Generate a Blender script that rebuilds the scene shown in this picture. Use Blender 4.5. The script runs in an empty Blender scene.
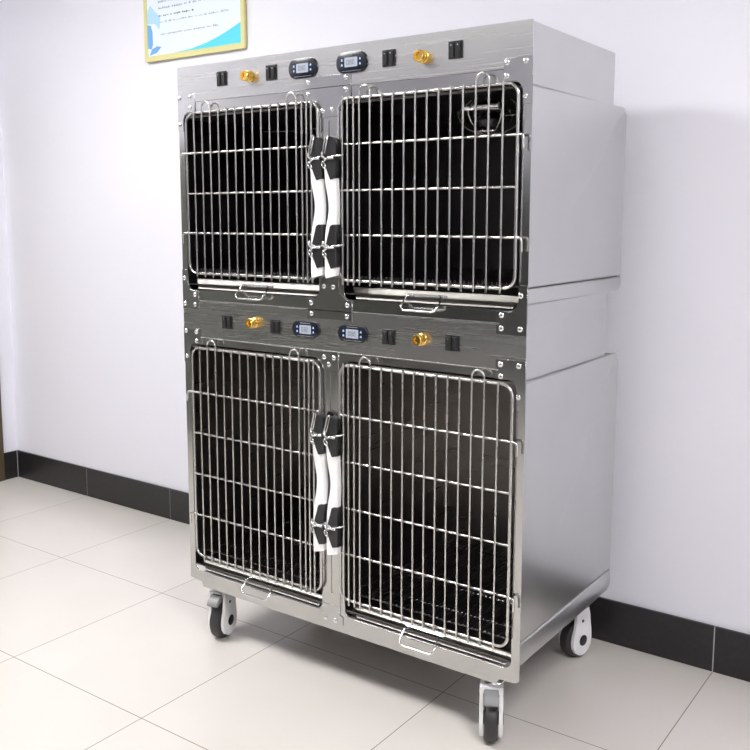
import bpy, bmesh, math, random
from mathutils import Vector, Matrix
PI = math.pi
random.seed(4)
SC = bpy.context.scene
COL = SC.collection

# ------------------------------------------------------------------ materials
def new_mat(name):
    m = bpy.data.materials.new(name); m.use_nodes = True
    nt = m.node_tree
    return m, nt, nt.nodes['Principled BSDF']

def simple(name, col, rough=.5, metal=0., spec=.5, coat=0.):
    m, nt, b = new_mat(name)
    b.inputs['Base Color'].default_value = (*col, 1)
    b.inputs['Roughness'].default_value = rough
    b.inputs['Metallic'].default_value = metal
    b.inputs['Specular IOR Level'].default_value = spec
    b.inputs['Coat Weight'].default_value = coat
    # a touch of procedural variation in roughness
    tc = nt.nodes.new('ShaderNodeTexCoord'); n = nt.nodes.new('ShaderNodeTexNoise')
    n.inputs['Scale'].default_value = 35
    mr = nt.nodes.new('ShaderNodeMapRange')
    mr.inputs['To Min'].default_value = max(0, rough - .04); mr.inputs['To Max'].default_value = min(1, rough + .04)
    nt.links.new(tc.outputs['Object'], n.inputs['Vector'])
    nt.links.new(n.outputs['Fac'], mr.inputs['Value'])
    nt.links.new(mr.outputs['Result'], b.inputs['Roughness'])
    return m

def steel(name, col, rough, scale=(6, 6, 220), bump=.05, var=.08):
    """brushed stainless steel: stretched noise drives roughness and a faint bump"""
    m, nt, b = new_mat(name)
    b.inputs['Metallic'].default_value = 1
    tc = nt.nodes.new('ShaderNodeTexCoord'); mp = nt.nodes.new('ShaderNodeMapping')
    mp.inputs['Scale'].default_value = scale
    n = nt.nodes.new('ShaderNodeTexNoise'); n.inputs['Scale'].default_value = 1; n.inputs['Detail'].default_value = 3
    nt.links.new(tc.outputs['Object'], mp.inputs['Vector']); nt.links.new(mp.outputs['Vector'], n.inputs['Vector'])
    mr = nt.nodes.new('ShaderNodeMapRange'); mr.inputs['To Min'].default_value = rough - var; mr.inputs['To Max'].default_value = rough + var
    nt.links.new(n.outputs['Fac'], mr.inputs['Value']); nt.links.new(mr.outputs['Result'], b.inputs['Roughness'])
    n2 = nt.nodes.new('ShaderNodeTexNoise'); n2.inputs['Scale'].default_value = 5; n2.inputs['Detail'].default_value = 4
    nt.links.new(tc.outputs['Object'], n2.inputs['Vector'])
    mx = nt.nodes.new('ShaderNodeMix'); mx.data_type = 'RGBA'
    mx.inputs['A'].default_value = (*[c * .93 for c in col], 1); mx.inputs['B'].default_value = (*[min(1, c * 1.05) for c in col], 1)
    nt.links.new(n2.outputs['Fac'], mx.inputs['Factor']); nt.links.new(mx.outputs['Result'], b.inputs['Base Color'])
    bp = nt.nodes.new('ShaderNodeBump'); bp.inputs['Strength'].default_value = bump; bp.inputs['Distance'].default_value = .002
    nt.links.new(n.outputs['Fac'], bp.inputs['Height'])
    if bump > .05: nt.links.new(bp.outputs['Normal'], b.inputs['Normal'])
    return m

M_FRONT = steel('polished_steel_frame', (.56, .56, .55), .17, (6, 6, 260), .008, .03)
M_PANEL = steel('brushed_steel_panel', (.60, .60, .595), .27, (2.5, 2.5, 120), 0, .02)
M_BRACKET = steel('steel_bracket', (.56, .56, .565), .19, (40, 5, 40), .006, .03)
M_SIDE = steel('satin_steel_side', (.63, .635, .635), .32, (2, 2, 60), 0, .03)
M_INNER_SHADE = steel('inner_steel_shaded', (.16, .15, .145), .34, (5, 5, 120), .03)  # plain steel darkened: the compartment's shade is put into the colour
M_INNER_LIT = steel('inner_steel_lit', (.36, .34, .32), .30, (5, 5, 120), .03)  # same steel, paler copy for the better lit lower compartments
M_WIRE = steel('polished_wire', (.63, .62, .60), .27, (10, 10, 10), 0, .04)
M_TRAY = steel('tray_steel', (.47, .46, .43), .50, (60, 12, 12), .10, .08)
M_CHROME = simple('chrome', (.86, .86, .86), .12, 1)
M_SCREW = simple('screw_zinc', (.88, .88, .88), .22, 1)
M_BRASS = simple('brass', (.93, .60, .14), .22, 1)
M_BLACK = simple('black_plastic', (.016, .016, .018), .38)
M_SWITCH = simple('switch_black', (.020, .021, .022), .30)
M_CLIP = simple('clip_black', (.018, .018, .019), .34)
M_WHITEP = simple('white_plastic', (.93, .93, .93), .38)
M_HOUSE = simple('caster_white_plastic', (.84, .84, .85), .35)
M_TREAD = simple('grey_rubber_tread', (.032, .030, .030), .5)
M_PEDAL = simple('grey_pedal', (.20, .20, .205), .38)
M_GRATE = steel('grate_wire', (.13, .125, .13), .30, (8, 8, 8), 0, .04)
M_PANELBLK = simple('thermostat_face', (.012, .014, .022), .22)
M_YELLOW = simple('poster_frame_yellow', (.70, .66, .30), .42)
M_BULB = simple('lamp_dark_glass', (.03, .03, .032), .15)

def emit(name, col, s):
    m, nt, b = new_mat(name)
    b.inputs['Base Color'].default_value = (*[c * .5 for c in col], 1)
    b.inputs['Emission Color'].default_value = (*col, 1); b.inputs['Emission Strength'].default_value = s
    return m
M_LCD = emit('lcd_screen', (.48, .52, .62), .42)
M_SEG = simple('lcd_digits', (.10, .11, .15), .4)
M_LED = emit('blue_button_light', (.38, .55, 1.0), .8)

def wall_mat():
    m, nt, b = new_mat('wall_paint')
    tc = nt.nodes.new('ShaderNodeTexCoord')
    n = nt.nodes.new('ShaderNodeTexNoise'); n.inputs['Scale'].default_value = 1.4; n.inputs['Detail'].default_value = 3
    nt.links.new(tc.outputs['Object'], n.inputs['Vector'])
    mx = nt.nodes.new('ShaderNodeMix'); mx.data_type = 'RGBA'
    mx.inputs['A'].default_value = (.79, .785, .86, 1); mx.inputs['B'].default_value = (.82, .815, .885, 1)
    nt.links.new(n.outputs['Fac'], mx.inputs['Factor']); nt.links.new(mx.outputs['Result'], b.inputs['Base Color'])
    n2 = nt.nodes.new('ShaderNodeTexNoise'); n2.inputs['Scale'].default_value = 120
    nt.links.new(tc.outputs['Object'], n2.inputs['Vector'])
    bp = nt.nodes.new('ShaderNodeBump'); bp.inputs['Strength'].default_value = .04; bp.inputs['Distance'].default_value = .002
    nt.links.new(n2.outputs['Fac'], bp.inputs['Height']); nt.links.new(bp.outputs['Normal'], b.inputs['Normal'])
    b.inputs['Roughness'].default_value = .7
    return m
M_WALL = wall_mat()
M_CEIL = simple('ceiling_paint', (.62, .62, .62), .8)
M_WOOD = simple('door_wood', (.085, .062, .032), .42)

TX, TY, T = -.9652, .1703, .6182
def tile_mat():
    m, nt, b = new_mat('polished_tile')
    g = nt.nodes.new('ShaderNodeNewGeometry'); s = nt.nodes.new('ShaderNodeSeparateXYZ')
    nt.links.new(g.outputs['Position'], s.inputs[0])
    def math_(op, a, c=None):
        n = nt.nodes.new('ShaderNodeMath'); n.operation = op
        for i, v in enumerate((a, c)):
            if v is None: continue
            if isinstance(v, (int, float)): n.inputs[i].default_value = v
            else: nt.links.new(v, n.inputs[i])
        return n.outputs[0]
    def edge(o, off):
        u = math_('DIVIDE', math_('SUBTRACT', o, off - 50 * T), T)
        f = math_('FRACT', u)
        return math_('MULTIPLY', math_('MINIMUM', f, math_('SUBTRACT', 1., f)), T), math_('FLOOR', u)
    dx, ix = edge(s.outputs['X'], TX); dy, iy = edge(s.outputs['Y'], TY)
    d = math_('MINIMUM', dx, dy)
    mr = nt.nodes.new('ShaderNodeMapRange'); mr.inputs['From Min'].default_value = .0007; mr.inputs['From Max'].default_value = .0022
    nt.links.new(d, mr.inputs['Value'])
    cell = nt.nodes.new('ShaderNodeCombineXYZ'); nt.links.new(ix, cell.inputs[0]); nt.links.new(iy, cell.inputs[1])
    wn = nt.nodes.new('ShaderNodeTexWhiteNoise'); wn.noise_dimensions = '3D'; nt.links.new(cell.outputs[0], wn.inputs['Vector'])
    no = nt.nodes.new('ShaderNodeTexNoise'); no.inputs['Scale'].default_value = 3.5; no.inputs['Detail'].default_value = 5
    nt.links.new(g.outputs['Position'], no.inputs['Vector'])
    t1 = nt.nodes.new('ShaderNodeMix'); t1.data_type = 'RGBA'
    t1.inputs['A'].default_value = (.62, .585, .545, 1); t1.inputs['B'].default_value = (.665, .635, .60, 1)
    f = math_('ADD', math_('MULTIPLY', wn.outputs['Value'], .35), math_('MULTIPLY', no.outputs['Fac'], .65))
    nt.links.new(f, t1.inputs['Factor'])
    gm = nt.nodes.new('ShaderNodeMix'); gm.data_type = 'RGBA'
    gm.inputs['A'].default_value = (.17, .14, .115, 1)
    nt.links.new(mr.outputs['Result'], gm.inputs['Factor']); nt.links.new(t1.outputs['Result'], gm.inputs['B'])
    nt.links.new(gm.outputs['Result'], b.inputs['Base Color'])
    r = nt.nodes.new('ShaderNodeMapRange'); r.inputs['To Min'].default_value = .7; r.inputs['To Max'].default_value = .2
    nt.links.new(mr.outputs['Result'], r.inputs['Value']); nt.links.new(r.outputs['Result'], b.inputs['Roughness'])
    b.inputs['Specular IOR Level'].default_value = .35
    return m
M_TILE = tile_mat()

def skirt_mat():
    m, nt, b = new_mat('black_skirting_tile')
    g = nt.nodes.new('ShaderNodeNewGeometry')
    n = nt.nodes.new('ShaderNodeTexNoise'); n.inputs['Scale'].default_value = 60; n.inputs['Detail'].default_value = 4
    nt.links.new(g.outputs['Position'], n.inputs['Vector'])
    mx = nt.nodes.new('ShaderNodeMix'); mx.data_type = 'RGBA'
    mx.inputs['A'].default_value = (.010, .009, .011, 1); mx.inputs['B'].default_value = (.028, .025, .027, 1)
    nt.links.new(n.outputs['Fac'], mx.inputs['Factor']); nt.links.new(mx.outputs['Result'], b.inputs['Base Color'])
    b.inputs['Roughness'].default_value = .28
    return m
M_SKIRT = skirt_mat()
M_GROUT = simple('white_grout', (.45, .45, .46), .8)

def poster_mat():
    m, nt, b = new_mat('poster_print')
    g = nt.nodes.new('ShaderNodeTexCoord')
    n = nt.nodes.new('ShaderNodeTexNoise'); n.inputs['Scale'].default_value = 4
    nt.links.new(g.outputs['Object'], n.inputs['Vector'])
    mx = nt.nodes.new('ShaderNodeMix'); mx.data_type = 'RGBA'
    mx.inputs['A'].default_value = (.70, .82, .93, 1); mx.inputs['B'].default_value = (.84, .89, .95, 1)
    nt.links.new(n.outputs['Fac'], mx.inputs['Factor']); nt.links.new(mx.outputs['Result'], b.inputs['Base Color'])
    b.inputs['Roughness'].default_value = .35
    return m
M_POSTER = poster_mat()
M_PBLUE = simple('print_blue', (.16, .40, .78), .4)
M_PLBLUE = simple('print_light_blue', (.42, .68, .90), .4)
M_PCYAN = simple('print_cyan', (.10, .66, .80), .4)
M_PTEXT = simple('print_grey_ink', (.42, .44, .50), .5)
M_PHEAD = simple('print_dark_ink', (.16, .17, .20), .5)

# ------------------------------------------------------------------ mesh helpers (world coordinates)
def obj(name, bm, mat, parent=None, smooth=None):
    me = bpy.data.meshes.new(name)
    bmesh.ops.recalc_face_normals(bm, faces=bm.faces)
    org = Vector((0, 0, 0))
    if parent:
        p = parent
        while p: org += Vector(p.location); p = p.parent
    bm.transform(Matrix.Translation(-org))
    bm.to_mesh(me); bm.free()
    me.materials.append(mat)
    if smooth is not None:
        for p in me.polygons: p.use_smooth = True
        me.set_sharp_from_angle(angle=math.radians(smooth))
    o = bpy.data.objects.new(name, me); COL.objects.link(o)
    if parent: o.parent = parent
    return o

def BM(): return bmesh.new()

def box(bm, x0, x1, y0, y1, z0, z1, bev=0., seg=2):
    r = bmesh.ops.create_cube(bm, size=1)
    vs = r['verts']
    for v in vs:
        v.co = Vector(((x0 + x1) / 2 + v.co.x * (x1 - x0), (y0 + y1) / 2 + v.co.y * (y1 - y0), (z0 + z1) / 2 + v.co.z * (z1 - z0)))
    if bev:
        es = list({e for v in vs for e in v.link_edges})
        bmesh.ops.bevel(bm, geom=es, offset=bev, segments=seg, affect='EDGES', profile=.5)
    return bm

def tube(bm, pts, r, n=8, closed=False, cap=True):
    pts = [Vector(p) for p in pts]; N = len(pts); rings = []
    up = None
    for i, p in enumerate(pts):
        a = pts[(i - 1) % N] if (closed or i > 0) else p
        b = pts[(i + 1) % N] if (closed or i < N - 1) else p
        t = (b - a)
        t = t.normalized() if t.length > 1e-9 else Vector((0, 0, 1))
        if up is None:
            up = t.orthogonal().normalized()
        else:
            up = (up - t * up.dot(t))
            up = up.normalized() if up.length > 1e-6 else t.orthogonal().normalized()
        s = t.cross(up)
        rings.append([bm.verts.new(p + (up * math.cos(2 * PI * k / n) + s * math.sin(2 * PI * k / n)) * r) for k in range(n)])
    M = N if closed else N - 1
    for i in range(M):
        A, B = rings[i], rings[(i + 1) % N]
        off = 0
        if closed and i == N - 1:   # match twist
            off = min(range(n), key=lambda k: (A[0].co - B[k].co).length)
        for k in range(n):
            bm.faces.new((A[k], A[(k + 1) % n], B[(k + 1 + off) % n], B[(k + off) % n]))
    if cap and not closed:
        bm.faces.new(rings[0][::-1]); bm.faces.new(rings[-1])
    return bm

def lathe(bm, prof, org, axis, n=24):
    """profile of (distance along the axis, radius)"""
    axis = Vector(axis).normalized(); a = axis.orthogonal().normalized(); b = axis.cross(a); org = Vector(org)
    rings = []
    for h, r in prof:
        rings.append([bm.verts.new(org + axis * h + (a * math.cos(2 * PI * k / n) + b * math.sin(2 * PI * k / n)) * max(r, 1e-5)) for k in range(n)])
    for A, B in zip(rings, rings[1:]):
        for k in range(n): bm.faces.new((A[k], A[(k + 1) % n], B[(k + 1) % n], B[k]))
    bm.faces.new(rings[0][::-1]); bm.faces.new(rings[-1])
    return bm

def rrect(x0, x1, z0, z1, r, seg=6, corners=(1, 1, 1, 1)):
    """rounded rectangle; corners BL, BR, TR, TL"""
    out = []
    for (cx, cz, a0, sx, sz, on) in ((x0, z0, PI, 1, 1, corners[0]), (x1, z0, 1.5 * PI, -1, 1, corners[1]), (x1, z1, 0, -1, -1, corners[2]), (x0, z1, .5 * PI, 1, -1, corners[3])):
        if not on: out.append((cx, cz)); continue
        for k in range(seg + 1):
            a = a0 + .5 * PI * k / seg
            out.append((cx + sx * r + r * math.cos(a), cz + sz * r + r * math.sin(a)))
    return out

def plate(bm, loops, d0, d1, plane='xz', bevel=0.):
    """flat plate with holes: first loop outline, the rest holes; in plane xz (thickness along y) or yz (along x)"""
    cu = bpy.data.curves.new('tmp', 'CURVE'); cu.dimensions = '2D'; cu.fill_mode = 'BOTH'
    cu.extrude = abs(d1 - d0) / 2 - bevel; cu.bevel_depth = bevel; cu.bevel_resolution = 1
    if bevel: cu.offset = -bevel
    for lp in loops:
        s = cu.splines.new('POLY'); s.points.add(len(lp) - 1); s.use_cyclic_u = True
        for p, (a, b) in zip(s.points, lp): p.co = (a, b, 0, 1)
    o = bpy.data.objects.new('tmp', cu); COL.objects.link(o)
    dg = bpy.context.evaluated_depsgraph_get(); dg.update()
    me = bpy.data.meshes.new_from_object(o.evaluated_get(dg))
    c = (d0 + d1) / 2
    for v in me.vertices:
        a, b, h = v.co
        v.co = (a, c + h, b) if plane == 'xz' else (c + h, a, b)
    tmp = bmesh.new(); tmp.from_mesh(me)
    bmesh.ops.remove_doubles(tmp, verts=tmp.verts, dist=1e-5)
    tmp.to_mesh(me); tmp.free()
    bm.from_mesh(me)
    bpy.data.objects.remove(o); bpy.data.curves.remove(cu); bpy.data.meshes.remove(me)
    return bm

def slab(bm, pts, x0, x1, bev):
    """prism over a yz outline, every edge but the front one rounded over"""
    t = bmesh.new()
    A = [t.verts.new((x0, y, z)) for y, z in pts]; B = [t.verts.new((x1, y, z)) for y, z in pts]
    t.faces.new(A); t.faces.new(B[::-1])
    for k in range(len(pts)): t.faces.new((A[k], A[(k + 1) % len(pts)], B[(k + 1) % len(pts)], B[k]))
    ymin = min(y for y, z in pts)
    es = [e for e in t.edges if abs(e.verts[0].co.x - e.verts[1].co.x) < 1e-6 and not all(abs(v.co.y - ymin) < 1e-6 for v in e.verts)]
    bmesh.ops.bevel(t, geom=es, offset=bev, segments=3, affect='EDGES', profile=.5)
    me = bpy.data.meshes.new('t'); t.to_mesh(me); t.free(); bm.from_mesh(me); bpy.data.meshes.remove(me)

def rounded_path(x0, x1, z0, z1, r, y, seg=6):
    return [(x, y, z) for x, z in rrect(x0, x1, z0, z1, r, seg)]

def empty(name, loc, label=None, cat=None, group=None):
    o = bpy.data.objects.new(name, None); COL.objects.link(o); o.location = loc
    o.empty_display_size = .1
    if label: o['label'] = label
    if cat: o['category'] = cat
    if group: o['group'] = group
    return o

def struct(name, bm, mat, parent=None, smooth=None):
    o = obj(name, bm, mat, parent, smooth)
    if not parent: o['kind'] = 'structure'
    return o

# ------------------------------------------------------------------ the room
WY, LX, H = .775, -2.19, 2.95
X1, Y1 = 4.4, -4.6
struct('floor', box(BM(), LX - .2, X1 + .2, Y1 - .2, WY + .2, -.1, 0), M_TILE)
struct('wall_back', box(BM(), LX - .2, X1 + .2, WY, WY + .15, 0, H), M_WALL)
D0, D1, DZ = -.36, .683, 2.12      # opening of the side door in the left wall
wl = BM()
box(wl, LX - .15, LX, D1, WY, 0, H); box(wl, LX - .15, LX, Y1, D0, 0, H); box(wl, LX - .15, LX, D0, D1, DZ, H)
struct('wall_left', wl, M_WALL)
struct('wall_right', box(BM(), X1, X1 + .15, Y1, WY, 0, H), M_WALL)
struct('wall_front', box(BM(), LX - .2, X1 + .2, Y1 - .15, Y1, 0, H), M_WALL)
M_DARK = simple('added_panel_dark', (.04, .042, .040), .5)
struct('added_panel_1', box(BM(), LX, X1, Y1, Y1 + .03, 0, 1.75), M_DARK)  # unseen dark panel, added for the steel fronts to reflect
struct('added_panel_2', box(BM(), LX, LX + .03, Y1 + .03, D0 - .25, 0, 1.85), simple('added_panel_grey', (.13, .135, .12), .5))  # unseen grey panel, added to dim reflections and fill from the left
struct('ceiling', box(BM(), LX - .2, X1 + .2, Y1 - .2, WY + .2, H, H + .1), M_CEIL)
# door in the left wall
dr = BM()
box(dr, LX - .07, LX - .03, D0 + .05, D1 - .05, .008, DZ - .05, .003)
door = struct('door_1', dr, M_WOOD)
fr = BM()
box(fr, LX - .12, LX + .018, D1 - .052, D1 + .0, .0, DZ, .004)
box(fr, LX - .12, LX + .018, D0, D0 + .052, .0, DZ, .004)
box(fr, LX - .12, LX + .018, D0, D1, DZ - .052, DZ, .004)
struct('door_frame', fr, M_WOOD, door)
hd = BM()
tube(hd, [(LX - .03, D0 + .11, 1.0), (LX + .03, D0 + .11, 1.0), (LX + .035, D0 + .13, 1.0), (LX + .035, D0 + .24, 1.0)], .009, 10)
struct('door_handle', hd, M_CHROME, door, 40)

# skirting: black tiles, each as long as a floor tile, pale grout between
BH = .1475
bb = BM(); gr = BM()
k = -3
xs = [LX] + [TX + i * T for i in range(-2, 9) if LX + .05 < TX + i * T < X1 - .05] + [X1]
for a, b in zip(xs, xs[1:]):
    box(bb, a + .0005, b - .0005, WY - .0105, WY, 0, BH, .0015)
    g = .0022 if abs(b - (TX + 4 * T)) < .01 else .0005
    if b < X1: box(gr, b - g, b + g, WY - .0104, WY, 0, BH - .001)
sk = struct('baseboard_back', bb, M_SKIRT)
struct('grout_joint', gr, M_GROUT, sk)
b2 = BM(); box(b2, LX, LX + .0105, D1 + .001, WY - .0125, 0, BH, .0015)
sk2 = struct('baseboard_left', b2, M_SKIRT)
g2 = BM(); box(g2, LX + .0005, LX + .0115, WY - .0135, WY - .0105, 0, BH - .001)
struct('grout_joint', g2, M_GROUT, sk2)
b3 = BM(); box(b3, LX, LX + .0105, D0 - .249, D0 - .001, 0, BH, .0015)
struct('baseboard_left', b3, M_SKIRT)

# ------------------------------------------------------------------ poster on the back wall
PX0, PX1, PZ0, PZ1 = -1.03, -.43, 2.083, 2.883
po = empty('framed_poster', ((PX0 + PX1) / 2, WY, PZ0), 'white and pale blue notice board with yellow frame, hung on the wall above the cages', 'poster')
fb = plate(BM(), [rrect(PX0, PX1, PZ0, PZ1, .006, 3), rrect(PX0 + .017, PX1 - .017, PZ0 + .022, PZ1 - .022, .002, 2)], WY - .020, WY - .001)
obj('frame', fb, M_YELLOW, po)
obj('printed_sheet', box(BM(), PX0 + .014, PX1 - .014, WY - .014, WY - .004, PZ0 + .018, PZ1 - .018), M_POSTER, po)
yp = (WY - .0152, WY - .0138)
def flat(pts, mat, name, y=None):
    y0, y1 = y or yp
    return obj(name, plate(BM(), [pts], y0, y1), mat, po)
ax, az = PX0 + .017, PZ0 + .022
flat([(ax, az + .035), (ax + .022, az + .03), (ax + .032, az + .05), (ax + .030, az + .105), (ax + .02, az + .13), (ax, az + .135)], M_PBLUE, 'printed_shape')
flat([(ax + .01, az + .004), (ax + .055, az + .012), (ax + .085, az + .035), (ax + .06, az + .04), (ax + .025, az + .03)], M_PBLUE, 'printed_shape')
flat([(ax, az + .14), (ax + .05, az + .135), (ax + .075, az + .11), (ax + .08, az + .16), (ax + .045, az + .19), (ax + .02, az + .215), (ax, az + .19)], M_PLBLUE, 'printed_shape')
flat([(PX1 - .017, az), (PX1 - .017, az + .085)] + [(PX1 - .017 - .40 * t, az + .085 * (1 - t) ** 2 * 1.0 + .002) for t in (.15, .3, .5, .75, 1)] + [(PX1 - .42, az)], M_PCYAN, 'printed_shape')
ink, ink2 = BM(), BM()
rng = random.Random(9)
lines = [(.335, .11, 0), (.300, .12, 1), (.262, .115, 0), (.226, .11, 0), (.185, .11, 0), (.148, .12, 1), (.118, .40, 2)]
zz = az + .085
rows = [(.000, 'n', .10, .45), (.052, 'n', .09, .50), (.078, 'h', .09, .30), (.110, 'n', .09, .50), (.136, 'n', .09, .44), (.168, 'h', .09, .24), (.200, 'n', .09, .5), (.226, 'n', .09, .47), (.252, 'n', .09, .5), (.284, 'h', .09, .28), (.316, 'n', .09, .5), (.342, 'n', .09, .4), (.374, 'h', .09, .2), (.406, 'n', .09, .5), (.432, 'n', .09, .5), (.46, 'n', .09, .34)]
for dz, kind, a, e in rows:
    x = PX0 + a
    bmx = ink2 if kind == 'h' else ink
    while x < PX0 + e:
        w = rng.uniform(.006, .013); h = rng.uniform(.005, .010)
        z = zz + dz + rng.uniform(-.001, .001)
        box(bmx, x, x + w, yp[0], yp[1], z, z + h * .35)
        if rng.random() < .6: box(bmx, x + w * .3, x + w * .55, yp[0], yp[1], z - h * .3, z + h * .7)
        x += w + rng.choice([.002, .002, .002, .012])
obj('printed_lines', ink, M_PTEXT, po); obj('printed_headings', ink2, M_PHEAD, po)

# ------------------------------------------------------------------ the cages
W = 1.22
DF = -.012           # plane of the door frames
BARS_L = [.088, .123, .158, .193, .228, .263, .298, .333, .367, .400, .433, .466, .500, .521, .538, .555]
BARS_R = [.664, .682, .702, .722, .757, .795, .830, .866, .901, .936, .971, 1.006, 1.042, 1.078, 1.114, 1.153]
OPEN = ((.024, .5675), (.6525, 1.196))

def screw(x, z, y, parent, r=.0072):
    if screw.me is None:
        b = BM(); lathe(b, [(0, r), (.0012, r), (.0028, r * .8), (.0036, r * .45), (.0036, r * .35), (.0022, r * .30)], (0, 0, 0), (0, -1, 0), 16)
        o = obj('screw', b, M_SCREW, None, 40); screw.me = o.data
    else:
        o = bpy.data.objects.new('screw', screw.me); COL.objects.link(o)
    org = Vector((0, 0, 0)); p = parent
    while p: org += Vector(p.location); p = p.parent
    o.parent = parent; o.location = Vector((x, y, z)) - org
    return o
screw.me = None

def bracket(root, loops, screws, y=-.0018):
    o = obj('corner_bracket', plate(BM(), loops, y, 0.0002, bevel=.0004), M_BRACKET, root)
    for x, z in screws: screw(x, z, y, o)
    return o

def mirror(lp): return [(W - x, z) for x, z in lp]

def make_switch(root, x0, x1, z0, z1, y=0.):
    s = obj('rocker_switch', box(BM(), x0, x1, y - .0035, y + .004, z0, z1, .001), M_SWITCH, root)
    w = (x1 - x0)
    for k in (0, 1):
        a = x0 + .004 + k * (w / 2 - .001); b = a + w / 2 - .007
        bm = BM()
        r = box(bm, a, b, y - .0062, y - .0030, z0 + .005, z1 - .005, .0007)
        for v in bm.verts:                      # the rocker is pressed at its lower half
            if v.co.z > (z0 + z1) / 2: v.co.y -= .0022
        obj('rocker', bm, M_BLACK, s)
        bm = BM(); box(bm, (a + b) / 2 - .0014, (a + b) / 2 + .0014, y - .0090, y - .0082, z1 - .012, z1 - .009)
        obj('rocker_mark', bm, M_SCREW, s)
    return s

def make_valve(root, x, z, y=0.):
    b = BM(); lathe(b, [(0, .0155), (.002, .0165), (.004, .0145), (.005, .010), (.018, .010)], (x, y, z), (0, -1, 0), 28)
    v = obj('brass_valve', b, M_BRASS, root, 35)
    b = BM(); lathe(b, [(.005, .0145), (.006, .0162), (.014, .0162), (.015, .0145)], (x, y, z), (0, -1, 0), 6)
    obj('hex_nut', b, M_BRASS, v)
    b = BM(); lathe(b, [(.016, .012), (.017, .0150), (.025, .0150), (.027, .0135), (.027, .008), (.022, .0075)], (x, y, z), (0, -1, 0), 28)
    obj('nozzle', b, M_BRASS, v, 35)
    return v

def make_display(root, x0, x1, z0, z1, y=0.):
    h = (z1 - z0) / 2
    t = obj('thermostat', plate(BM(), [rrect(x0, x1, z0, z1, h * .92, 10)], y - .0055, y + .001, bevel=.0012), M_PANELBLK, root, 35)
    cx, cz = (x0 + x1) / 2, (z0 + z1) / 2
    obj('screen', plate(BM(), [rrect(cx - .0215, cx + .0215, cz - .0125, cz + .0125, .002, 3)], y - .0062, y - .0052), M_LCD, t)
    # digits 00.0 in seven-segment strokes
    sg = BM(); yy = (y - .0068, y - .0061)
    for k in range(3):
        gx = cx - .0135 + k * .0095; w, hh, th = .006, .0065, .0011
        box(sg, gx, gx + w, *yy, cz + hh - th, cz + hh); box(sg, gx, gx + w, *yy, cz - hh, cz - hh + th)
        for sx in (gx, gx + w - th):
            box(sg, sx, sx + th, *yy, cz - hh + th, cz - .0005); box(sg, sx, sx + th, *yy, cz + .0005, cz + hh - th)
        if k == 1: box(sg, gx, gx + w, *yy, cz - th / 2, cz + th / 2)
    obj('digits', sg, M_SEG, t)
    for sx in (-1, 1):
        for sz in (-1, 1):
            bx, bz = cx + sx * .0305, cz + sz * .0065
            obj('button', plate(BM(), [[(bx - .0028, bz - .0022), (bx + .0028, bz - .0022), (bx + .001, bz + .0032), (bx - .001, bz + .0032)]], y - .0066, y - .0052), M_LED, t)
    ln = BM()
    x = cx - .019
    r = random.Random(3)
    while x < cx + .018:
        w = r.uniform(.001, .0028); box(ln, x, x + w, y - .0060, y - .0053, z1 - .0062, z1 - .0048); x += w + .0011
    x = cx - .030
    while x < cx + .030:
        w = r.uniform(.001, .0026); box(ln, x, x + w, y - .0060, y - .0053, z0 + .0042, z0 + .0052); x += w + .0014
    obj('printed_caption', ln, M_PTEXT, t)
    return t

def make_handle(parent, cx, z, y, wid=.108, drop=.036, out=.034):
    """wire bail handle hinged on the tray front"""
    b = BM()
    h = wid / 2
    pts = [(cx - h + .012, y, z)]
    pts += [(cx - h, y - out * .35, z - .004), (cx - h - .003, y - out * .75, z - drop * .6)]
    for k in range(5):
        a = PI + .5 * PI * k / 4
        pts.append((cx - h + .012 + .014 * math.cos(a), y - out - .001 * k, z - drop + .012 + .012 * math.sin(a)))
    for k in range(5):
        a = 1.5 * PI + .5 * PI * k / 4
        pts.append((cx + h - .012 + .014 * math.cos(a), y - out - .001 * (4 - k), z - drop + .012 + .012 * math.sin(a)))
    pts += [(cx + h + .003, y - out * .75, z - drop * .6), (cx + h, y - out * .35, z - .004), (cx + h - .012, y, z)]
    tube(b, pts, .0026, 8)
    return obj('handle', b, M_CHROME, parent, 60)

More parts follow.
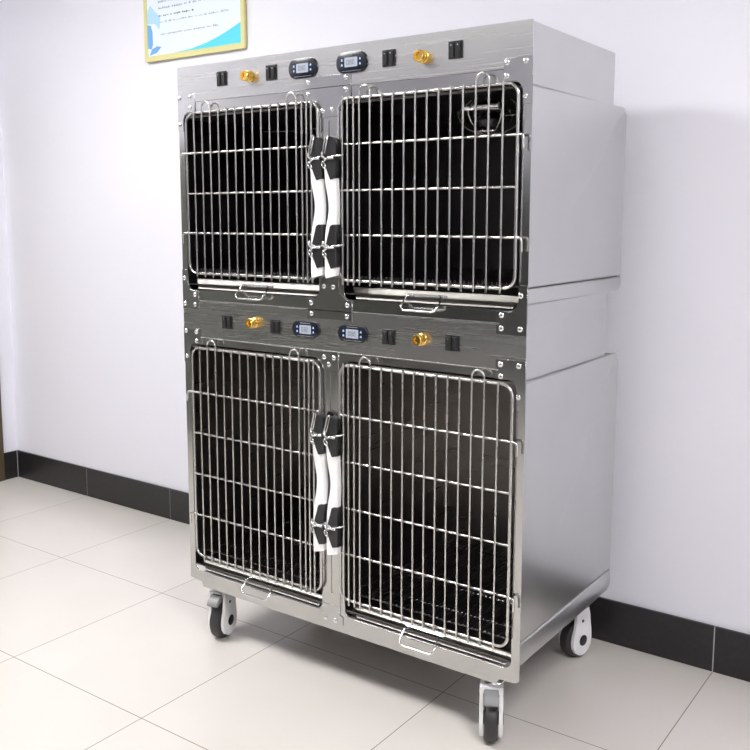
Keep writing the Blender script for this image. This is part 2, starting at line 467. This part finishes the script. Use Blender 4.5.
def make_tray(root, x0, x1, ztop, zbot, off):
    """drip tray that slides in under the grate; its sloping front lip faces up and out"""
    b = BM()
    # pan
    box(b, x0 + .012, x1 - .012, .06, .58, ztop - .020, ztop - .017)
    # lip: sloping trapezoid slab, wide at the top edge
    ya, yb = .030, .006
    def quad(x, xx, dz=0.):
        return [(x, ya, ztop), (xx, ya, ztop), (xx - .014, yb, zbot), (x + .030, yb, zbot)]
    P = [Vector(p) for p in quad(x0, x1)]
    nrm = (P[1] - P[0]).cross(P[3] - P[0]).normalized()
    if nrm.z < 0: nrm = -nrm
    V0 = [b.verts.new(p) for p in P]; V1 = [b.verts.new(p - nrm * .002) for p in P]
    b.faces.new(V0); b.faces.new(V1[::-1])
    for k in range(4): b.faces.new((V0[k], V0[(k + 1) % 4], V1[(k + 1) % 4], V1[k]))
    # rolled top edge and the short vertical return behind
    tube(b, [(x0 + .002, ya, ztop), (x1 - .002, ya, ztop)], .0015, 8)
    box(b, x0 + .012, x1 - .012, ya + .004, ya + .006, ztop - .020, ztop)
    t = obj('drip_tray', b, M_TRAY, root, 30)
    cx = (x0 + x1) / 2 + off
    b = BM()
    # hinge plate of the handle, lying on the sloping lip
    up = (P[0] - P[3]); up.x = 0; up.normalize()
    mid = Vector((cx, (ya + yb) / 2, (ztop + zbot) / 2)) + nrm * .0012
    vs = [mid + Vector((sx * .062, 0, 0)) + up * (sz * .008) for sx, sz in ((-1, -1), (1, -1), (1, 1), (-1, 1))]
    A = [b.verts.new(v + nrm * .0012) for v in vs]; B = [b.verts.new(v - nrm * .001) for v in vs]
    b.faces.new(A); b.faces.new(B[::-1])
    for k in range(4): b.faces.new((A[k], A[(k + 1) % 4], B[(k + 1) % 4], B[k]))
    obj('handle_plate', b, M_BRACKET, t)
    make_handle(t, cx, mid.z + .006, mid.y - .002, .108, .040, .036)
    return t

def make_grate(root, x0, x1, z, y0=.026, y1=.60):
    b = BM()
    n = int((x1 - x0) / .0135)
    for k in range(n + 1):
        x = x0 + (x1 - x0) * k / n
        tube(b, [(x, y0, z), (x, y1, z)], .0019, 6)
    for y in (.034, .10, .24, .40, .55):
        tube(b, [(x0, y, z - .0040), (x1, y, z - .0040)], .0026, 6)
    # ripple on the front cross wire where each rod is welded down
    for k in range(n + 1):
        x = x0 + (x1 - x0) * k / n
        lathe(b, [(0, .0022), (.003, .0026), (.006, .001)], (x, y0, z), (0, -.3, 1), 6)
    return obj('floor_grate', b, M_GRATE, root, 60)

def make_door(root, side, z0, z1, hbars, hinge_at):
    """wire door: rounded outer wire with cross wires, one child per upright wire, two U-shaped double uprights"""
    xs = BARS_L if side == 'L' else BARS_R
    fx0, fx1 = (.047, .5735) if side == 'L' else (.6475, 1.190)
    y = DF
    b = BM()
    tube(b, rounded_path(fx0, fx1, z0, z1, .030, y, 6), .0042, 10, closed=True)
    for z in hbars:
        if z in hinge_at:
            if side == 'L':
                pts = [(fx1, y, z), (fx0, y, z), (.040, y - .001, z), (.031, y - .004, z), (.026, y - .004, z - .003), (.0245, y - .004, z - .010), (.0245, y - .004, z - .034)]
            else:
                pts = [(fx0, y, z), (fx1, y, z), (1.196, y - .001, z), (1.203, y - .004, z), (1.2065, y - .004, z - .003), (1.2075, y - .004, z - .010), (1.2075, y - .004, z - .034)]
            tube(b, pts, .0036, 10)
        else:
            tube(b, [(fx0, y, z), (fx1, y, z)], .0034, 10)
    door = obj('cage_door', b, M_WIRE, root, 60)
    yb = y - .0068
    zt, zl = z1 + .006, z0 - .012
    hooks = ((1, 2), (11, 12)) if side == 'L' else ((3, 4), (13, 14))
    used = set(sum(hooks, ()))
    proto = None
    for k, x in enumerate(xs):
        if k in used: continue
        if proto is None:
            b = BM(); tube(b, [(x, yb, zl), (x, yb, zl + .001), (x, yb, zt - .001), (x, yb, zt)], .0028, 8)
            proto = obj('upright_wire', b, M_WIRE, door, 60); px = x
        else:
            o = proto.copy(); COL.objects.link(o); o.parent = door; o.location = (x - px, 0, 0)
    for i, j in hooks:
        xa, xb = xs[i], xs[j]; r = (xb - xa) / 2; c = (xa + xb) / 2
        top = z1 + .030 - r
        b = BM()
        arc = [(c - r * math.cos(PI * t / 10), yb, top + r * math.sin(PI * t / 10)) for t in range(11)]
        tube(b, [(xa, yb, zl)] + arc + [(xb, yb, zl)], .0028, 8)
        obj('looped_wire', b, M_WIRE, door, 60)
    return door

def make_latch(root, xc, zlow, ztop, side):
    """white bent grip with two pairs of black clips and chrome hooks. xc centre"""
    y0 = -.0275
    Hh = ztop - zlow
    zb, zt = zlow + .0, ztop - .038
    n = 22; b = BM(); rings = []
    g_lo, g_hi = zlow - .005, ztop - .062
    for i in range(n + 1):
        t = i / n; z = g_lo + (g_hi - g_lo) * t
        # waist in the middle, chamfered toe
        waist = math.exp(-((t - .60) / .17) ** 2)
        cx = xc + .007 * waist
        w = .0205 - .0055 * waist
        if i == 0: w *= .90
        d = .0085
        zoff = lambda x: (x - xc) * .25 if i < 2 else 0
        ring = []
        for sx, sy in ((-1, -.55), (-.75, -1), (.75, -1), (1, -.55), (1, 1), (-1, 1)):
            ring.append(b.verts.new((cx + sx * w, y0 + sy * d + .004 * waist, z + zoff(cx + sx * w))))
        rings.append(ring)
    for A, B in zip(rings, rings[1:]):
        for k in range(6): b.faces.new((A[k], A[(k + 1) % 6], B[(k + 1) % 6], B[k]))
    b.faces.new(rings[0][::-1]); b.faces.new(rings[-1])
    lat = obj('latch', b, M_WHITEP, root, 40)
    lat['label'] = 'white plastic grip of the latch'
    for zc, kind in ((ztop - .055, 1), (zlow + .080, 0)):
        # two black plastic wings, above and below the hook
        up = [(xc - .020, zc + .006), (xc - .018, zc + .020), (xc - .001, zc + .055), (xc + .010, zc + .055), (xc + .024, zc + .046), (xc + .025, zc + .004), (xc + .004, zc - .000)]
        dn = [(xc - .019, zc - .013), (xc + .002, zc - .002), (xc + .025, zc - .002), (xc + .025, zc - .057), (xc + .006, zc - .062), (xc - .003, zc - .046)]
        if not kind: up = [(xc - .014, zc + .006), (xc - .003, zc + .034), (xc + .004, zc + .056), (xc + .012, zc + .060), (xc + .025, zc + .060), (xc + .025, zc + .004), (xc + .004, zc)]
        up = [(xc + (x - xc) * (.80 if x < xc else .97), z) for x, z in up]; dn = [(xc + (x - xc) * (.80 if x < xc else .97), z) for x, z in dn]
        for lp in (up, dn):
            o = obj('black_clip', plate(BM(), [lp], y0 - .0125, y0 + .012, bevel=.0015), M_CLIP, lat)
        hb = BM()
        # chrome hook: cup, short bar across, and the small ring below
        tube(hb, [(xc - .018, y0 - .015, zc + .012), (xc - .016, y0 - .018, zc + .002), (xc - .008, y0 - .018, zc - .005), (xc, y0 - .017, zc - .006)], .0045, 10)
        tube(hb, [(xc, y0 - .016, zc - .005), (xc + .010, y0 - .015, zc - .002), (xc + .021, y0 - .014, zc + .002)], .0028, 8)
        for q in (.006, .014, .022):
            lathe(hb, [(-.0035, .0032), (-.002, .0046), (.002, .0046), (.0035, .0032)], (xc + q * .8, y0 - .0155, zc - .003), (1, 0, .15), 10)
        ring = [(xc - .014 + .0055 * math.cos(a) - .004 * math.sin(a), y0 - .015, zc - .022 + .010 * math.sin(a)) for a in [2 * PI * k / 14 for k in range(14)]]
        tube(hb, ring, .0019, 8, closed=True)
        if kind:
            # long chrome spring loop at the head of the latch
            lp = [(xc - .018, y0 - .015, zc + .010), (xc - .015, y0 - .016, zc + .022), (xc - .006, y0 - .015, zc + .056), (xc - .002, y0 - .0145, zc + .060), (xc + .0015, y0 - .015, zc + .056), (xc - .007, y0 - .016, zc + .020), (xc - .011, y0 - .015, zc + .010)]
            tube(hb, lp, .0020, 8)
        obj('chrome_hook', hb, M_CHROME, lat, 50)
    # fixing rod behind the grip
    rb = BM()
    for zc in (ztop - .055, zlow + .080):
        xe = xc + (.036 if side == 'R' else .018)
        tube(rb, [(xc, y0 + .004, zc), (xc, DF + .004, zc)], .003, 8)
        if side == 'R': tube(rb, [(xc + .018, y0 - .014, zc + .002), (xc + .030, y0 - .006, zc + .003), (xe, DF - .006, zc + .005)], .0028, 8)
    obj('fixing_rod', rb, M_CHROME, lat, 50)
    return lat

def interior(root, zf, zc, mat, lamp=False):
    """walls of both compartments: divider, back, roof, floor liner"""
    obj('divider', box(BM(), .603, .617, .030, .612, zf, zc), mat, root)

def make_tier(name, loc_z, zb, o0, o1, pz0, pz1, label, group, bulge, lip, upper):
    """one double cage. zb bottom, o0..o1 door opening, pz0..pz1 control panel face"""
    root = empty(name, (W / 2, .31, loc_z), label, 'cage', group)
    root['label'] = label
    # --- front face: one plate with two rounded openings
    holes = [rrect(a, b, o0, o1, .024, 6) for a, b in OPEN]
    if upper:
        outline = [(0, zb), (W, zb), (W, pz0 + .003), (0, pz0 + .003)]
    else:
        outline = [(0, zb + .022), (.052, zb + .016), (.058, zb), (W - .066, zb), (W - .058, zb + .016), (W - .012, zb + .018), (W, zb + .026), (W, pz0 + .003), (0, pz0 + .003)]
    ff = plate(BM(), [outline] + holes, .0005, .0025)
    # folded returns round the openings and along the outer edges
    for a, b in OPEN:
        pass
    fo = obj('front_frame', ff, M_FRONT, root)
    # centre post with a slot
    slot = (.6035, .6125)
    cp = plate(BM(), [rrect(.572, .636, o0 - .004, o1 + .004, .002, 2), rrect(*slot, o0 + .062, o1 - (.058 if upper else .04), .001, 1)], -.0012, .0004)
    obj('centre_post', cp, M_FRONT, root)
    # --- control panel, a folded box face standing slightly proud
    cpn = BM()
    box(cpn, 0, W, -.0010, .0012, pz0, pz1, .0006, 1)
    # folded lip along the panel's bottom
    box(cpn, .076, 1.144, -.0030, .0012, pz0, pz0 + .0035, .0008, 1)
    if not upper: box(cpn, .076, 1.144, -.0030, .0012, pz1 - .0035, pz1, .0008, 1)
    pan = obj('control_panel', cpn, M_PANEL, root)
    zt = 1.0795 if not upper else 1.8165
    if upper:
        for (a, b) in ((.176, .216), (.375, .415), (.787, .827), (.989, 1.029)): make_switch(root, a, b, zt - .0215, zt + .0215, -.001)
        make_valve(root, .309, 1.813, -.001); make_valve(root, .913, 1.809, -.001)
        make_display(root, .464, .565, 1.790, 1.845, -.001); make_display(root, .635, .736, 1.790, 1.845, -.001)
    else:
        for (a, b) in ((.177, .219), (.378, .418), (.788, .830), (.989, 1.031)): make_switch(root, a, b, zt - .0205, zt + .0215, -.001)
        make_valve(root, .310, 1.085, -.001); make_valve(root, .914, 1.0815, -.001)
        make_display(root, .466, .567, 1.056, 1.104, -.001); make_display(root, .636, .738, 1.056, 1.104, -.001)
    # --- control housing behind the panel (set back from the wall side)
    hs = BM()
    hz0, hz1 = bulge[1] - .004, (pz1 if upper else 1.1395)
    box(hs, W - .014, W - .010, .004, .545, hz0, hz1); box(hs, .010, .014, .004, .545, hz0, hz1)
    box(hs, .014, W - .014, .541, .545, hz0, hz1); box(hs, .014, W - .014, .004, .541, hz1 - .003, hz1 - .0002)
    obj('control_housing', hs, M_SIDE, root)
    if upper:   # recessed plinth under the pressed body
        ph = BM(); box(ph, W - .014, W - .010, .004, .545, zb - .0026, bulge[0] + .003); box(ph, .010, .014, .004, .545, zb - .0026, bulge[0] + .003); box(ph, .014, W - .014, .541, .545, zb, bulge[0] + .003)
        obj('plinth', ph, M_SIDE, root)
    # --- side panels: pressed steel, standing proud, rounded at the back corners
    for s in (0, 1):
        xo = (W - .013, W) if s else (0, .013)
        sp = BM()
        slab(sp, rrect(.0028, .627, lip[1], bulge[1], .022, 6, (0, 0, 1, 0)), *xo, .0075)
        slab(sp, rrect(.0028, .627, bulge[0], lip[1] - .0015, .020, 6, (0, 1, 0, 0)), *xo, .006)
        obj('side_panel', sp, M_SIDE, root, 40)
    # --- shell: back, roof, floor
    inner = M_INNER_SHADE if upper else M_INNER_LIT
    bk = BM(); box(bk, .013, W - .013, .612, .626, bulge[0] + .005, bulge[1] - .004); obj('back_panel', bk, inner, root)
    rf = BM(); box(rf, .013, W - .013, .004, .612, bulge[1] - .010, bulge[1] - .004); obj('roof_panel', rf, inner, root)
    fl = BM(); box(fl, .013, W - .013, .004, .612, bulge[0] + .002, bulge[0] + .006); obj('floor_panel', fl, M_INNER_SHADE, root)  # darkened steel tone, shade below the cage put into the colour
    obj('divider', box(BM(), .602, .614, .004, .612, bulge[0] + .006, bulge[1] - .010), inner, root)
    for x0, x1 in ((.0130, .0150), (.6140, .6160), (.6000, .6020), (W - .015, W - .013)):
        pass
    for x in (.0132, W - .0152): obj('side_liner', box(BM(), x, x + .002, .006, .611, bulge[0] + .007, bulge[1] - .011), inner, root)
    # --- trays, grates, doors, latches
    d0, d1 = (1.229, 1.7215) if upper else (.298, .9895)
    hb = (1.600, 1.476, 1.354) if upper else (.845, .711, .574, .437)
    hg = (1.600, 1.354) if upper else (.845, .437)
    tz1, tz0 = (1.2065, 1.178) if upper else (.264, .2425)
    for sd, (a, b) in zip('LR', OPEN):
        make_tray(root, a + .010, b - .006, tz1, tz0, .012 if sd == 'L' else -.010)
        make_grate(root, a + .006, b - .006, d0 + .006)
        make_door(root, sd, d0, d1, hb, hg)
    la, lb = (1.2435, 1.622) if upper else (.438, .842)
    make_latch(root, .5825, la, lb, 'L'); make_latch(root, .632, la, lb, 'R')
    # --- brackets
    if upper:
        TL = [(0, 1.672), (.0235, 1.672), (.0235, o1 - .022), (.030, o1 - .006), (.044, o1 + .001), (.076, o1 + .001), (.076, 1.782), (0, 1.782)]
        sTL = [(.004 + .004, 1.772), (.054, 1.773), (.055, 1.741), (.008, 1.691)]
        bracket(root, [TL], sTL); bracket(root, [mirror(TL)], [(W - .018, 1.772), (W - .068, 1.773), (W - .068, 1.741), (W - .018, 1.691)])
        BL = [(0, 1.112), (.073, 1.112), (.073, o0 - .004), (.044, o0 - .004), (.030, o0 + .002), (.0235, o0 + .020), (.0235, 1.238), (0, 1.238)]
        bracket(root, [BL], [(.009, 1.210), (.055, 1.159), (.055, 1.127), (.009, 1.128)])
        bracket(root, [[(W - x * (1.16 if x > .07 else 1), z) for x, z in BL]], [(W - .018, 1.212), (W - .070, 1.161), (W - .070, 1.128), (W - .018, 1.129)])
        TT = [(.519, 1.790), (.519, o1 + .001), (.545, o1 + .001), (.560, o1 - .006), (.5675, o1 - .022), (.5675, 1.678), (.632, 1.678), (.6525, o1 - .022), (.662, o1 - .004), (.682, o1 + .001), (.682, 1.790)]
        TT[6] = (.6320, 1.678); TT.insert(7, (.640, 1.690))
        bracket(root, [TT], [(.532, 1.777), (.532, 1.745), (.665, 1.780), (.665, 1.748), (.583, 1.696), (.617, 1.697)], -.0030)
        TB = [(.522, 1.114), (.684, 1.114), (.684, o0 - .002), (.664, o0 - .002), (.653, o0 + .008), (.640, 1.190), (.634, 1.237), (.5675, 1.233), (.5675, o0 + .016), (.560, o0 + .002), (.548, o0 - .004), (.522, o0 - .004)]
        bracket(root, [TB], [(.584, 1.209), (.617, 1.208), (.5365, 1.159), (.5370, 1.128), (.667, 1.159), (.6655, 1.127)], -.0030)
    else:
        TL = [(0, .938), (.0235, .938), (.0235, o1 - .022), (.030, o1 - .006), (.044, o1 - .001), (.084, o1 - .001), (.084, 1.050), (0, 1.050)]
        bracket(root, [TL], [(.010, 1.040), (.058, 1.039), (.058, 1.009), (.012, .957)])
        bracket(root, [mirror(TL)], [(W - .019, 1.037), (W - .070, 1.037), (W - .069, 1.006), (W - .019, .958)])
        MT = [(.570, .972), (.634, .972), (.634, 1.022), (.570, 1.022)]
        bracket(root, [MT], [(.583, 1.005), (.619, 1.005), (.600, .985)], -.0030)
        MB = [(.566, .207), (.646, .207), (.646, .233), (.634, .236), (.634, .262), (.572, .262), (.572, .236), (.566, .233)]
        bracket(root, [MB], [], -.0022)
        for x, z in ((.581, .217), (.619, .2165)): screw(x, z, -.0022, root.children[-1], .004)
    return root

upper = make_tier('double_pet_cage', 1.142, 1.142, 1.175, 1.7265, 1.757, 1.866,
                  'upper stainless steel double cage, topmost of the stack, with heat lamp behind its right door',
                  'stacked double pet cages', (1.187, 1.720), (1.187, 1.2305), True)
lower = make_tier('double_pet_cage', 0, .184, .236, 1.0005, 1.0205, 1.1415,
                  'lower stainless steel double cage standing on white casters on the tiled floor, taller doors',
                  'stacked double pet cages', (.252, .998), (.252, .313), False)

# base frame of the lower cage: angle sections along the sides and back, cross rails
bf = BM()
for x in (.075, W - .115): box(bf, x, x + .040, .030, .600, .186, .2505)
box(bf, .075, W - .075, .585, .600, .186, .2505); box(bf, .058, W - .066, .006, .030, .186, .235)
obj('base_frame', bf, M_PEDAL, lower)  # dark grey stands in for shade on the steel underside
for x in (0.0015, W - .0115): obj('base_flange', box(BM(), x, x + .010, .004, .600, .2505, .2535), M_SIDE, lower)

# heat lamp hanging under the roof of the upper right compartment
lc = Vector((1.045, .118, 1.703))
lb = BM(); lathe(lb, [(-.012, .030), (-.008, .046), (.0, .050), (.012, .040), (.020, .024)], lc - Vector((0, 0, .022)), (0, 0, 1), 24)
lamp = obj('heat_lamp', lb, M_BLACK, upper, 40)
lb = BM(); lathe(lb, [(0, .010), (.010, .030), (.025, .034), (.040, .022), (.050, .012)], lc - Vector((0, 0, .075)), (0, 0, 1), 24)
obj('bulb', lb, M_BULB, lamp, 50)
gb = BM()
R0 = .086
for zz_, rr in ((-.030, R0), (-.080, R0 * .45)):
    tube(gb, [(lc.x + rr * math.cos(2 * PI * k / 28), lc.y + rr * math.sin(2 * PI * k / 28), lc.z + zz_) for k in range(28)], .0020, 6, closed=True)
for k in range(6):
    a = 2 * PI * k / 6 + .3
    tube(gb, [(lc.x + R0 * math.cos(PI * .5 * t / 8) * math.cos(a), lc.y + R0 * math.cos(PI * .5 * t / 8) * math.sin(a), lc.z - .030 - .056 * math.sin(PI * .5 * t / 8)) for t in range(9)], .0017, 6)
    tube(gb, [(lc.x + R0 * math.cos(a), lc.y + R0 * math.sin(a), lc.z - .030), (lc.x + .052 * math.cos(a), lc.y + .052 * math.sin(a), lc.z + .002)], .0017, 6)
obj('wire_guard', gb, M_WIRE, lamp, 60)
tb = BM(); tube(tb, [(lc.x - .050, lc.y - .050, lc.z - .020), (lc.x + .050, lc.y - .050, lc.z - .020)], .006, 10)
obj('mounting_bar', tb, M_CHROME, lamp, 60)
# thin cable crossing the upper left compartment
cb = BM(); tube(cb, [(.08, .30, 1.690), (.20, .29, 1.683), (.35, .24, 1.680), (.45, .15, 1.664), (.52, .05, 1.640), (.565, .03, 1.600)], .0018, 6)
obj('power_cable', cb, M_PEDAL, upper, 60)

# ------------------------------------------------------------------ casters
def make_caster(px, py, az):
    """contact point px, py; az = rolling direction (degrees); brake pedal points that way"""
    a = math.radians(az); d = Vector((math.cos(a), math.sin(a), 0)); s = Vector((-math.sin(a), math.cos(a), 0)); u = Vector((0, 0, 1))
    c = Vector((px, py, .0625))
    def P(f, l, h): return c + d * f + s * l + u * h
    # housing: two white cheeks, round below and narrowing to a neck above
    hb = BM()
    prof = [(-.046, .000), (-.043, -.022), (-.030, -.040), (-.010, -.050), (.012, -.049), (.032, -.038), (.044, -.020), (.047, .002), (.043, .022), (.036, .042), (.033, .066), (.030, .096), (-.030, .100), (-.036, .080), (-.040, .050), (-.044, .026)]
    for l0, l1 in ((-.030, -.021), (.021, .030)):
        A = [hb.verts.new(P(f * .97, l0 if l0 < 0 else l1, h)) for f, h in prof]   # outer face
        o_ = -.002 if l0 < 0 else .002
        A2 = [hb.verts.new(P(f * .82, (l0 if l0 < 0 else l1) + o_, h * .82 + (.004 if h > .05 else 0))) for f, h in prof]
        B = [hb.verts.new(P(f, l1 if l0 < 0 else l0, h)) for f, h in prof]
        hb.faces.new(A2); hb.faces.new(B)
        for k in range(len(prof)):
            j = (k + 1) % len(prof)
            hb.faces.new((A[k], A[j], B[j], B[k])); hb.faces.new((A[k], A[j], A2[j], A2[k]))
    # crown joining the cheeks
    q = [P(f, l, h) for f, l, h in ((-.030, -.030, .084), (.030, -.030, .084), (.030, .030, .084), (-.030, .030, .084))]
    q2 = [v + u * .018 for v in q]
    V = [hb.verts.new(v) for v in q]; V2 = [hb.verts.new(v) for v in q2]
    hb.faces.new(V); hb.faces.new(V2)
    for k in range(4): hb.faces.new((V[k], V[(k + 1) % 4], V2[(k + 1) % 4], V2[k]))
    cas = obj('caster', hb, M_HOUSE, lower, 35)
    wb = BM(); lathe(wb, [(-.0180, .040), (-.0180, .054), (-.013, .0602), (-.005, .0625), (.005, .0625), (.013, .0602), (.0180, .054), (.0180, .040)], c, s, 40)
    obj('wheel', wb, M_TREAD, cas, 30)
    hub = BM(); lathe(hub, [(-.0345, .012), (-.0335, .0175), (.0335, .0175), (.0345, .012)], c, s, 24)
    obj('hub_cap', hub, M_BLACK, cas, 40)
    rv = BM(); lathe(rv, [(-.0335, .005), (.0335, .005)], c + u * .066 + d * .004, s, 12)
    obj('rivet', rv, M_BLACK, cas, 40)
    # brake pedal: sloping hood over the tread on the rolling side
    pb = BM()
    sec = [(.018, .097), (.040, .096), (.058, .086), (.068, .070), (.061, .064), (.048, .072), (.036, .074), (.020, .074)]
    A = [pb.verts.new(P(f, -.0195, h)) for f, h in sec]; B = [pb.verts.new(P(f, .0195, h)) for f, h in sec]
    pb.faces.new(A); pb.faces.new(B[::-1])
    for k in range(len(sec)): pb.faces.new((A[k], A[(k + 1) % len(sec)], B[(k + 1) % len(sec)], B[k]))
    bmesh.ops.bevel(pb, geom=pb.edges[:], offset=.002, segments=2, affect='EDGES')
    obj('brake_pedal', pb, M_PEDAL, cas, 40)
    # stem and top plate
    st = BM(); cc = c - d * .004
    lathe(st, [(.098, .024), (.104, .026), (.112, .022), (.1235, .020)], (cc.x, cc.y, .0625), (0, 0, 1), 24)
    box(st, cc.x - .045, cc.x + .045, cc.y - .034, cc.y + .034, .1815, .1855, .001, 1)
    obj('mounting_plate', st, M_CHROME, cas, 40)
    return cas
for px, py, az in ((.092, .052, -75), (1.122, .036, -62), (1.114, .618, -106), (.105, .585, -80)): make_caster(px, py, az)

# ------------------------------------------------------------------ ceiling lights
def ceiling_light(x, y, sx, sy, power, col, label):
    e = empty('ceiling_light', (x, y, H), label, 'light', 'flush ceiling lights')
    hb = plate(BM(), [[(x - sx / 2, y - sy / 2), (x + sx / 2, y - sy / 2), (x + sx / 2, y + sy / 2), (x - sx / 2, y + sy / 2)],
                      [(x - sx / 2 + .02, y - sy / 2 + .02), (x + sx / 2 - .02, y - sy / 2 + .02), (x + sx / 2 - .02, y + sy / 2 - .02), (x - sx / 2 + .02, y + sy / 2 - .02)]], 0, .03)
    for v in hb.verts: v.co = (v.co.x, v.co.z, H - .031 + v.co.y)
    obj('frame', hb, M_WHITEP, e)
    m = emit('diffuser', col, power)
    obj('diffuser', box(BM(), x - sx / 2 + .02, x + sx / 2 - .02, y - sy / 2 + .02, y + sy / 2 - .02, H - .026, H - .006), m, e)
LS = 1.0
ceiling_light(-.75, -1.25, 1.2, .6, 50, (1, .99, .98), 'long white ceiling light nearest the corner with the door')
ceiling_light(2.9, -1.45, 1.2, .6, 44, (1, .98, .97), 'long white ceiling light above the right end of the room')
ceiling_light(-.4, -3.2, 1.2, .6, 3, (1, .985, .97), 'long white ceiling light on the side away from the cages')

w = bpy.data.worlds.new('World'); SC.world = w; w.use_nodes = True
w.node_tree.nodes['Background'].inputs[0].default_value = (.8, .85, 1, 1); w.node_tree.nodes['Background'].inputs[1].default_value = .1

# ------------------------------------------------------------------ camera
cam = bpy.data.cameras.new('Camera'); co = bpy.data.objects.new('Camera', cam); COL.objects.link(co)
co.location = (2.2041, -2.0155, 1.4007); co.rotation_euler = (1.4392, -.0006, .6214)
cam.sensor_fit = 'HORIZONTAL'; cam.sensor_width = 36; cam.lens = 907.135 / 750 * 36; cam.shift_y = (338.31 - 375) / 750
cam.clip_start = .05
SC.camera = co
vs = SC.view_settings; vs.view_transform = 'Standard'; vs.look = 'None'; vs.gamma = 1; vs.use_curve_mapping = False
vs.exposure = 0.0
